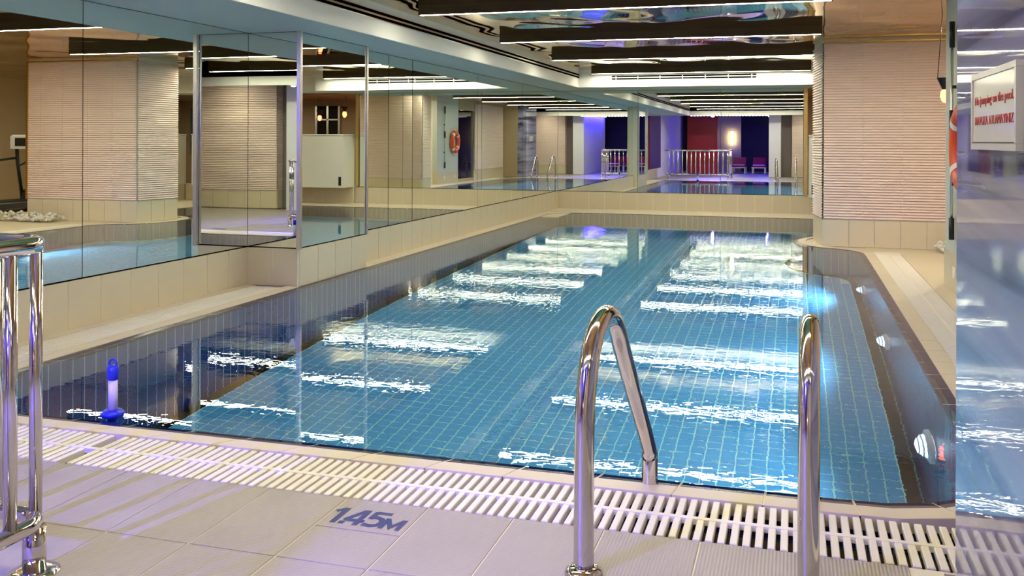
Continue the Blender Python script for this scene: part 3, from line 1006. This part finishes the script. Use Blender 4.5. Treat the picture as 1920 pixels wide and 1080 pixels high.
# ---- underwater lamps on the right wall
def pool_lamp(y, z, label):
    e = empty('underwater_lamp', (RIM_R - 0.082, y, z)); tag(e, label, 'pool lamp', 'round lamps in the right pool wall')
    MB().lathe([(0.13, -0.03), (0.15, -0.035), (0.195, -0.02), (0.2, 0.0)], 32, (0, 0, 0), 'x', cap=False).build('flange', 'white_gloss', e)
    MB().lathe([(0.13, -0.02), (0.12, -0.05), (0.08, -0.075), (0.04, -0.085), (0.0, -0.087)], 28, (0, 0, 0), 'x', cap=False).build('lens', 'pool_lens', e)
    for rr in (0.12, 0.09):
        MB().torus((-0.05 - (0.12 - rr) * 0.7, 0, 0), rr, 0.006, 'x', n=28, m=6).build('lens_ring', 'white_gloss', e)
    MB().box(-0.04, -0.028, 0.15, 0.175, -0.012, 0.012).build('screw', 'black', e)
    ld = bpy.data.lights.new('lamp_beam', 'SPOT')
    ld.energy = POOL_LAMP
    ld.color = (0.72, 0.86, 1.0)
    ld.spot_size = R(150)
    ld.spot_blend = 0.3
    ld.shadow_soft_size = 0.01
    lo = bpy.data.objects.new('lamp_beam', ld)
    COL.objects.link(lo); lo.parent = e
    lo.location = (-0.1, 0, 0)
    lo.rotation_euler = (0, R(90), 0)
pool_lamp(6.0, -1.2, 'large round lit underwater lamp nearest the camera')
pool_lamp(8.7, -1.4, 'middle round lit underwater lamp on the right pool wall')
pool_lamp(11.5, -1.7, 'smallest, farthest lit underwater lamp on the right pool wall')

# ---- depth marking on the deck, sign on the marble wall
def text(body, size, m, name, parent=None, shear=0.0, offset=0.0, extrude=0.0006, sx=1.0):
    cu = bpy.data.curves.new(name, 'FONT')
    cu.body = body
    cu.size = size
    cu.shear = shear
    cu.offset = offset
    cu.extrude = extrude
    cu.align_x = 'LEFT'
    o = bpy.data.objects.new(name, cu)
    COL.objects.link(o)
    dg = bpy.context.evaluated_depsgraph_get()
    me = bpy.data.meshes.new_from_object(o.evaluated_get(dg))
    bpy.data.objects.remove(o)
    me.name = name
    if sx != 1.0:
        me.transform(Matrix.Diagonal((sx, 1, 1, 1)))
    me.materials.clear()
    return obj(name, me, m, parent)
mk = empty('depth_marking', (-1.66, 3.128, 0.0006)); tag(mk, 'navy depth marking reading 1.45M on the deck tile', 'marking')
def glyph(name, strokes, x, w, h, th):
    """bold flat painted strokes: polylines in a unit-high box"""
    m = MB()
    for k, P in enumerate(strokes):
        z = 0.0003 + 0.0001 * k
        Q = [Vector((x + px * w, 0.012 + py * h)) for px, py in P]
        L, Rr = [], []
        for a in range(len(Q)):
            d0 = (Q[a] - Q[a - 1]).normalized() if a else (Q[1] - Q[0]).normalized()
            d1 = (Q[a + 1] - Q[a]).normalized() if a < len(Q) - 1 else d0
            n0, n1 = Vector((-d0.y, d0.x)), Vector((-d1.y, d1.x))
            mm = (n0 + n1).normalized()
            mm = mm * (th / 2 / max(0.4, mm.dot(n0)))
            L.append(Q[a] + mm); Rr.append(Q[a] - mm)
        for a in range(len(Q) - 1):
            m.quad((Rr[a].x, Rr[a].y, z), (Rr[a + 1].x, Rr[a + 1].y, z), (L[a + 1].x, L[a + 1].y, z), (L[a].x, L[a].y, z))
    m.build(name, 'ink_navy', mk)
mk.scale = (0.86, 0.94, 1.0)
H_, W_, T_ = 0.150, 0.115, 0.026
glyph('digit_one', [[(0.40, 0.0), (0.40, 1.0)], [(0.08, 0.72), (0.40, 0.95)]], 0.0, W_, H_, T_)
glyph('decimal_point', [[(0.5, 0.0), (0.5, 0.17)]], 0.026, W_, H_, T_)
glyph('digit_four', [[(0.62, 0.0), (0.62, 1.0)], [(0.55, 0.95), (0.10, 0.32), (0.12, 0.27)], [(0.05, 0.28), (0.85, 0.28)]], 0.078, W_, H_, T_)
glyph('digit_five', [[(0.85, 0.91), (0.22, 0.91)], [(0.25, 0.96), (0.20, 0.50)],
                     [(0.18, 0.55), (0.40, 0.62), (0.64, 0.55), (0.76, 0.36), (0.68, 0.17), (0.44, 0.08), (0.10, 0.13)]], 0.165, W_, H_, T_)
glyph('letter_m', [[(0.05, 0.0), (0.05, 0.66)], [(0.95, 0.0), (0.95, 0.66)], [(0.05, 0.62), (0.5, 0.14), (0.95, 0.62)]], 0.262, 0.085, H_, 0.022)

sg = empty('warning_sign', (X_MAR - 0.002, 2.78, 1.385)); tag(sg, 'white no-jumping sign in two languages on the marble wall', 'sign')
sg.rotation_euler = (0, 0, R(-90))     # local x runs along -y (towards the camera), local y points to +x... face looks to -x
MB().box(0, 0.53, -0.012, 0.0, 0, 0.19, 0.0).build('plate', 'sign_face', sg)
for (x0, x1, z0, z1) in ((0, 0.53, 0, 0.010), (0, 0.53, 0.182, 0.19), (0, 0.008, 0.0165, 0.1755), (0.522, 0.53, 0.0165, 0.1755)):
    MB().box(x0 - 0.004, x1 + 0.004, -0.016, -0.0002, z0 - 0.003, z1 + 0.003).build('frame', 'sign_frame', sg)
MB().box(0.012, 0.518, -0.0135, -0.011, 0.014, 0.0165).build('base_line', 'black', sg)
for body, z, s, sx in (('No jumping on the pool.', 0.112, 0.031, 1.0), ('HAVUZA ATLAMAYINIZ', 0.060, 0.031, 1.0)):
    t = text(body, s, 'ink_red', 'lettering', sg, offset=0.0, sx=sx)
    w = max(v.co.x for v in t.data.vertices)
    t.rotation_euler = (R(90), 0, 0)
    t.scale = (0.46 / w, 1, 1)
    t.location = (0.035, -0.0128, z)

# ---- floating thermometer
th = empty('pool_thermometer', (-3.31, 4.03, -0.009)); tag(th, 'floating thermometer with blue cap and white tube by the near pool edge', 'thermometer')
MB().lathe([(0.0, -0.10), (0.024, -0.09), (0.026, 0.0), (0.052, 0.005), (0.06, 0.02), (0.045, 0.036), (0.025, 0.04)], 20, cap=False).build('float', 'blue_plastic', th)
MB().lathe([(0.024, 0.036), (0.023, 0.20)], 18).build('tube', 'tube_white', th)
MB().lathe([(0.024, 0.19), (0.029, 0.195), (0.029, 0.255), (0.02, 0.262), (0.0, 0.264)], 18, cap=False).build('cap', 'blue_plastic', th)
MB().torus((0, 0, 0.272), 0.021, 0.006, 'y', n=20, m=8).build('loop', 'blue_plastic', th)

# ---- pole and life ring on the grey panel
po = empty('skimmer_pole', (X_WR - 0.035, 9.58, 0.5)); tag(po, 'thin telescopic pole with black grips on the grey wall', 'pole')
MB().tube([(0, 0, 0.02), (0, 0, 2.0)], 0.013, 10).build('shaft', 'alu', po)
for z0, z1 in ((0.0, 0.2), (0.98, 1.2), (1.78, 2.02)):
    MB().tube([(0, 0, z0), (0, 0, z1)], 0.024, 10).build('grip', 'black', po)
MB().box(0.0, 0.035, -0.02, 0.02, 1.4, 1.43).box(0.0, 0.035, -0.02, 0.02, 0.5, 0.53).build('clip', 'black', po)
lr = empty('life_ring', (X_WR - 0.075, 8.72, 1.36)); tag(lr, 'orange life ring with white bands on the grey wall', 'life ring')
MB().torus((0, 0, 0), 0.30, 0.085, 'x', rz=0.065).build('ring', 'orange', lr)
for a in (45, 135, 225, 315):
    MB().torus((0, 0, 0), 0.30, 0.088, 'x', R(a - 7), R(a + 7), n=4, rz=0.068).build('band', 'white_band', lr)
for a in (45, 135, 225, 315):
    pts = []
    for k in range(9):
        f = k / 8
        b = R(a + 90 * f)
        rr = 0.395 + 0.05 * math.sin(math.pi * f)
        pts.append((0.0, rr * math.cos(b), rr * math.sin(b)))
    MB().tube(pts, 0.007, 8).build('rope', 'rope', lr)
for y in (8.6, 9.55):
    s = MB().box(X_WR - 0.022, X_WR - 0.012, y - 0.06, y + 0.06, 0.15, 0.25, 0.003).build('socket_plate', 'socket')
    tag(s, 'cream socket plate low on the grey wall %s' % ('below the life ring' if y < 9 else 'below the pole'), 'socket')

# ---- planter window on the right wall
wn = empty('window_1', (X_WR, 7.42, 0)); struct(wn, 'dark planter window on the right wall')
MB().box(0.05, 0.06, -0.82, 0.82, 0.1, 2.45).build('pane', 'pane', wn)
for s in (-1, 1):
    MB().box(0.0, 0.1, s * 0.82 - 0.02, s * 0.82 + 0.02, 0.1, 2.45).build('frame', 'alu', wn)
def plant(x, y, h, label, n=16):
    e = empty('leafy_plant', (x, y, 0.0)); tag(e, label, 'plant')
    MB().lathe([(0.10, 0.0), (0.14, 0.28), (0.12, 0.28), (0.0, 0.25)], 16, cap=False).build('pot', 'black', e)
    MB().tube([(0, 0, 0.2), (0.01, 0, h * 0.9)], 0.012, 6).build('stem', 'leaf', e)
    for k in range(n):
        a = k * 2.4
        z = 0.35 + (h - 0.35) * k / n
        L = 0.34 - 0.12 * k / n
        dx, dy = math.cos(a), math.sin(a)
        w = 0.055
        m = MB()
        P = [(0, 0.0), (0.35, 1.0), (0.7, 0.8), (1.0, 0.0)]
        for i in range(3):
            (f0, w0), (f1, w1) = P[i], P[i + 1]
            c = lambda f: (dx * L * f, dy * L * f, z + 0.22 * f - 0.26 * f * f)
            p0, p1 = c(f0), c(f1)
            m.quad((p0[0] - dy * w * w0, p0[1] + dx * w * w0, p0[2]), (p1[0] - dy * w * w1, p1[1] + dx * w * w1, p1[2]),
                   (p1[0] + dy * w * w1, p1[1] - dx * w * w1, p1[2]), (p0[0] + dy * w * w0, p0[1] - dx * w * w0, p0[2]), True)
        m.build('leaf', 'leaf', e)
plant(X_WR + 0.5, 7.9, 1.15, 'leafy green plant behind the planter window, beside the life ring')
plant(X_WR + 0.55, 7.3, 1.2, 'leafy green plant behind the planter window, away from the life ring')

def pebbles(label, x0, x1, y0, y1, n, hmax=0.09):
    v, f = [], []
    for k in range(n):
        cx, cy = random.uniform(x0, x1), random.uniform(y0, y1)
        tt = 1 - abs((cy - (y0 + y1) / 2) / ((y1 - y0) / 2 + 1e-6))
        cz = random.uniform(0, hmax * (0.3 + 0.7 * tt))
        r = random.uniform(0.025, 0.05)
        b = len(v)
        sx, sy, sz = r * random.uniform(.8, 1.3), r * random.uniform(.8, 1.3), r * random.uniform(.6, .9)
        pts = [(0, 0, 1), (1, 0, 0.1), (0.3, 0.95, 0), (-0.8, 0.6, 0.1), (-0.8, -0.6, 0), (0.3, -0.95, 0.1), (0, 0, -1)]
        v += [(cx + p[0] * sx, cy + p[1] * sy, cz + sz + p[2] * sz) for p in pts]
        for j in range(5):
            q, w = 1 + j, 1 + (j + 1) % 5
            f += [(b, b + q, b + w), (b + 6, b + w, b + q)]
    me = bpy.data.meshes.new('pebble_bed')
    me.from_pydata(v, [], f)
    me.polygons.foreach_set('use_smooth', [True] * len(f))
    o = obj('pebble_bed', me, 'pebble')
    tag(o, label, 'pebbles', kind='stuff')
pebbles('bed of white pebbles at the foot of the slatted column', 1.75, 3.6, 12.95, 13.34, 420, 0.12)
pebbles('bed of white pebbles in front of the counter block', 2.6, 5.2, 16.8, 17.25, 260, 0.05)
pebbles('bed of white pebbles at the planter window', X_WR + 0.19, X_WR + 0.3, 6.65, 8.2, 90, 0.05)

# ---- pendant lamps
def pendant(x, y, z, label, bulb, top=2.6):
    e = empty('pendant_lamp', (x, y, z)); tag(e, label, 'lamp', 'small pendant lamps with coloured bulbs')
    for s in (-1, 1):
        MB().tube([(s * 0.075, 0, 0.1), (s * 0.03, 0, top - z)], 0.004, 6).build('cord', 'black', e)
    MB().lathe([(0.085, 0.11), (0.08, 0.10), (0.035, 0.0), (0.03, -0.02), (0.0, -0.02)], 18, cap=False).build('holder', 'black', e)
    MB().lathe([(0.0, -0.16), (0.03, -0.145), (0.052, -0.09), (0.045, -0.04), (0.03, -0.015)], 16, cap=False).build('bulb', bulb, e)
pendant(1.535, 11.0, 1.98, 'pendant lamp hanging in front of the slatted column', 'red_bulb', Z_CEIL)
pendant(1.55, 21.2, 2.12, 'amber pendant lamp above the white counter in the back room', 'amber', 2.5)
pendant(2.55, 21.8, 2.05, 'red pendant lamp deep in the back room', 'red_bulb', 2.5)
pendant(X_WR + 0.8, 7.85, 2.0, 'amber pendant lamp behind the planter window near the life ring', 'amber', Z_CEIL)
pendant(X_WR + 0.7, 7.0, 1.98, 'amber pendant lamp behind the planter window away from the life ring', 'amber', Z_CEIL)

# ---- back room: windows, blind, downlight
def back_window(x0, x1, label):
    e = empty('dark_window', ((x0 + x1) / 2, 23.78, 1.0)); tag(e, label, 'window')
    a = (x1 - x0) / 2
    MB().box(-a, a, -0.02, 0.0, 0, 1.35).build('pane', 'glass_dark', e)
    for s in (-1, 0, 1):
        MB().box(s * a - 0.03, s * a + 0.03, -0.04, 0.0, 0, 1.35).build('mullion', 'alu', e)
    MB().box(-a, a, -0.04, 0.0, 0.95, 0.99).build('rail', 'alu', e)
back_window(3.0, 3.7, 'tall dark window in the back room wall near the red lamp')
back_window(4.9, 5.9, 'tall dark window in the back room wall beside the blue blind')
bb = empty('slatted_blind', (6.3, 23.77, 1.0)); tag(bb, 'blue slatted blind on the back room wall', 'blind')
for k in range(12):
    MB().box(-0.35, 0.35, -0.03, 0.0, 0.11 * k, 0.11 * k + 0.1).build('slat', 'blue_blind', bb)
def downlight(x, y, z, label, m='bright_lamp', r=0.07, group='recessed downlights'):
    e = empty('downlight', (x, y, z)); tag(e, label, 'lamp', group)
    MB().lathe([(r + 0.02, 0.0), (r + 0.02, -0.008), (r, -0.008), (r, 0.0)], 20, cap=False).build('rim', 'white_gloss', e)
    MB().lathe([(0.0, -0.004), (r, -0.004)], 20, cap=False).build('lens', m, e)
downlight(1.2, 21.6, 2.499, 'recessed downlight above the amber pendant in the back room')
downlight(4.6, 21.6, 2.499, 'recessed downlight in the back room near the blue blind')
downlight(4.8, 14.0, Z_CEIL - 0.001, 'recessed downlight over the treadmill')
downlight(3.0, 16.2, Z_CEIL - 0.001, 'added fill downlight over the pebbles in front of the counter block')  # no known fixture; put in to lift the dark area past the column
downlight(0.7, -0.2, 2.619, 'added downlight behind the camera, brightening the slatted column', r=0.042)  # invented lamp, lights the column face that the header leaves dark
downlight(1.9, 11.3, Z_CEIL - 0.001, 'added downlight brightening the right deck in front of the column')  # added to brighten the deck; no spots known in this ceiling

# ---- treadmill in the gym beyond the column
tm = empty('treadmill', (4.35, 14.9, 0)); tag(tm, 'black treadmill with grey console beyond the column, seen in a mirror', 'treadmill')
MB().box(-0.42, 0.42, -0.9, 0.9, 0.08, 0.2, 0.02).build('deck', 'treadmill', tm)
MB().box(-0.27, 0.27, -0.8, 0.85, 0.2, 0.212).build('belt', 'black', tm)
for s in (-1, 1):
    MB().tube([(s * 0.38, 0.6, 0.15), (s * 0.36, 0.45, 0.9), (s * 0.34, 0.4, 1.3)], 0.035, 10).build('upright', 'treadmill', tm)
    MB().tube([(s * 0.36, 0.42, 1.02), (s * 0.36, 0.0, 0.98), (s * 0.36, -0.25, 0.9)], 0.024, 10).build('handrail', 'treadmill', tm)
    MB().box(s * 0.38 - 0.05, s * 0.38 + 0.05, 0.7, 0.85, 0.0, 0.08).box(s * 0.38 - 0.05, s * 0.38 + 0.05, -0.85, -0.7, 0.0, 0.08).build('foot', 'black', tm)
MB().box(-0.4, 0.4, 0.3, 0.5, 1.2, 1.48, 0.03).build('console', 'treadmill_grey', tm)
MB().box(-0.28, 0.28, 0.29, 0.302, 1.26, 1.42).build('screen', 'black', tm)
MB().box(-0.4, 0.4, 0.55, 0.95, 0.08, 0.38, 0.05).build('motor_hood', 'treadmill', tm)

# ---- lounge behind the camera
def lounger(x, y, label):
    e = empty('sun_lounger', (x, y, 0)); tag(e, label, 'sun lounger', 'red loungers in the lounge')
    MB().box(-0.3, 0.3, -0.7, 0.7, 0.24, 0.28, 0.01).build('frame', 'alu', e)
    for sx in (-0.26, 0.26):
        for sy in (-0.62, 0.62):
            MB().box(sx - 0.02, sx + 0.02, sy - 0.02, sy + 0.02, 0, 0.24).build('leg', 'alu', e)
    MB().box(-0.28, 0.28, -0.15, 0.7, 0.28, 0.36, 0.02).build('mattress', 'red_cushion', e)
    b = MB().box(-0.28, 0.28, -0.62, 0.0, 0.0, 0.08, 0.02).build('backrest', 'red_cushion', e)
    b.location = (0, -0.13, 0.3); b.rotation_euler = (R(-32), 0, 0)
    MB().box(-0.24, 0.24, 0.4, 0.68, 0.36, 0.385, 0.01).build('towel', 'white_band', e)
lounger(-2.35, -4.9, 'red lounger behind the camera beside the cream wall')
lounger(-1.5, -4.9, 'red lounger behind the camera beside the blue wall')
sn = empty('wall_sconce', (-2.75, -6.24, 1.45)); tag(sn, 'glowing upright wall lamp on the cream wall behind the camera', 'lamp')
MB().box(-0.06, 0.06, 0.0, 0.03, -0.25, 0.45).build('back_plate', 'alu', sn)
MB().tube([(0, 0.09, -0.22), (0, 0.09, 0.42)], 0.05, 14).build('shade', 'warm_lamp', sn)
bl = empty('blue_light_strip', (-1.05, -2.8, 2.55)); tag(bl, 'blue light strip washing the white wall behind the camera', 'lamp')
MB().box(-0.06, -0.02, -2.1, 2.2, -0.03, 0.03).build('housing', 'alu', bl)
MB().box(-0.055, -0.02, -2.08, 2.18, -0.034, -0.03).build('diffuser', 'blue_led', bl)
vs = empty('violet_light_strip', (-2.5, 0.14, 2.44)); tag(vs, 'scalloped violet-white light strip under the header behind the camera', 'lamp')
MB().box(-1.5, 1.5, -0.05, 0.05, -0.004, 0.01).build('housing', 'alu', vs)
for k in range(24):
    MB().lathe([(0.0, -0.03), (0.04, -0.02), (0.05, -0.004)], 12, (-1.44 + k * 0.125, 0, 0), cap=False).build('diffuser', 'violet_led', vs)

def floodlight(x, y, z, aim, power, label):
    e = empty('blue_floodlight', (x, y, z)); tag(e, label, 'lamp')
    e.rotation_euler = (Vector(aim) - Vector((x, y, z))).to_track_quat('-Z', 'Y').to_euler()
    MB().lathe([(0.0, 0.16), (0.05, 0.16), (0.075, 0.05), (0.085, -0.01), (0.075, -0.01), (0.07, 0.02)], 22, cap=False).build('housing', 'black', e)
    MB().lathe([(0.0, 0.02), (0.07, 0.02)], 22, cap=False).build('lens', 'blue_lens', e)
    ld = bpy.data.lights.new('floodlight_beam', 'SPOT')
    ld.energy = power
    ld.color = (0.14, 0.10, 1.0)
    ld.spot_size = R(60)
    ld.spot_blend = 0.8
    ld.shadow_soft_size = 0.05
    lo = bpy.data.objects.new('floodlight_beam', ld)
    COL.objects.link(lo); lo.parent = e
    lo.location = (0, 0, 0.0)
floodlight(-3.2, -1.1, 2.45, (-2.3, 2.75, 0.0), 640, 'blue floodlight under the ceiling behind the railing')
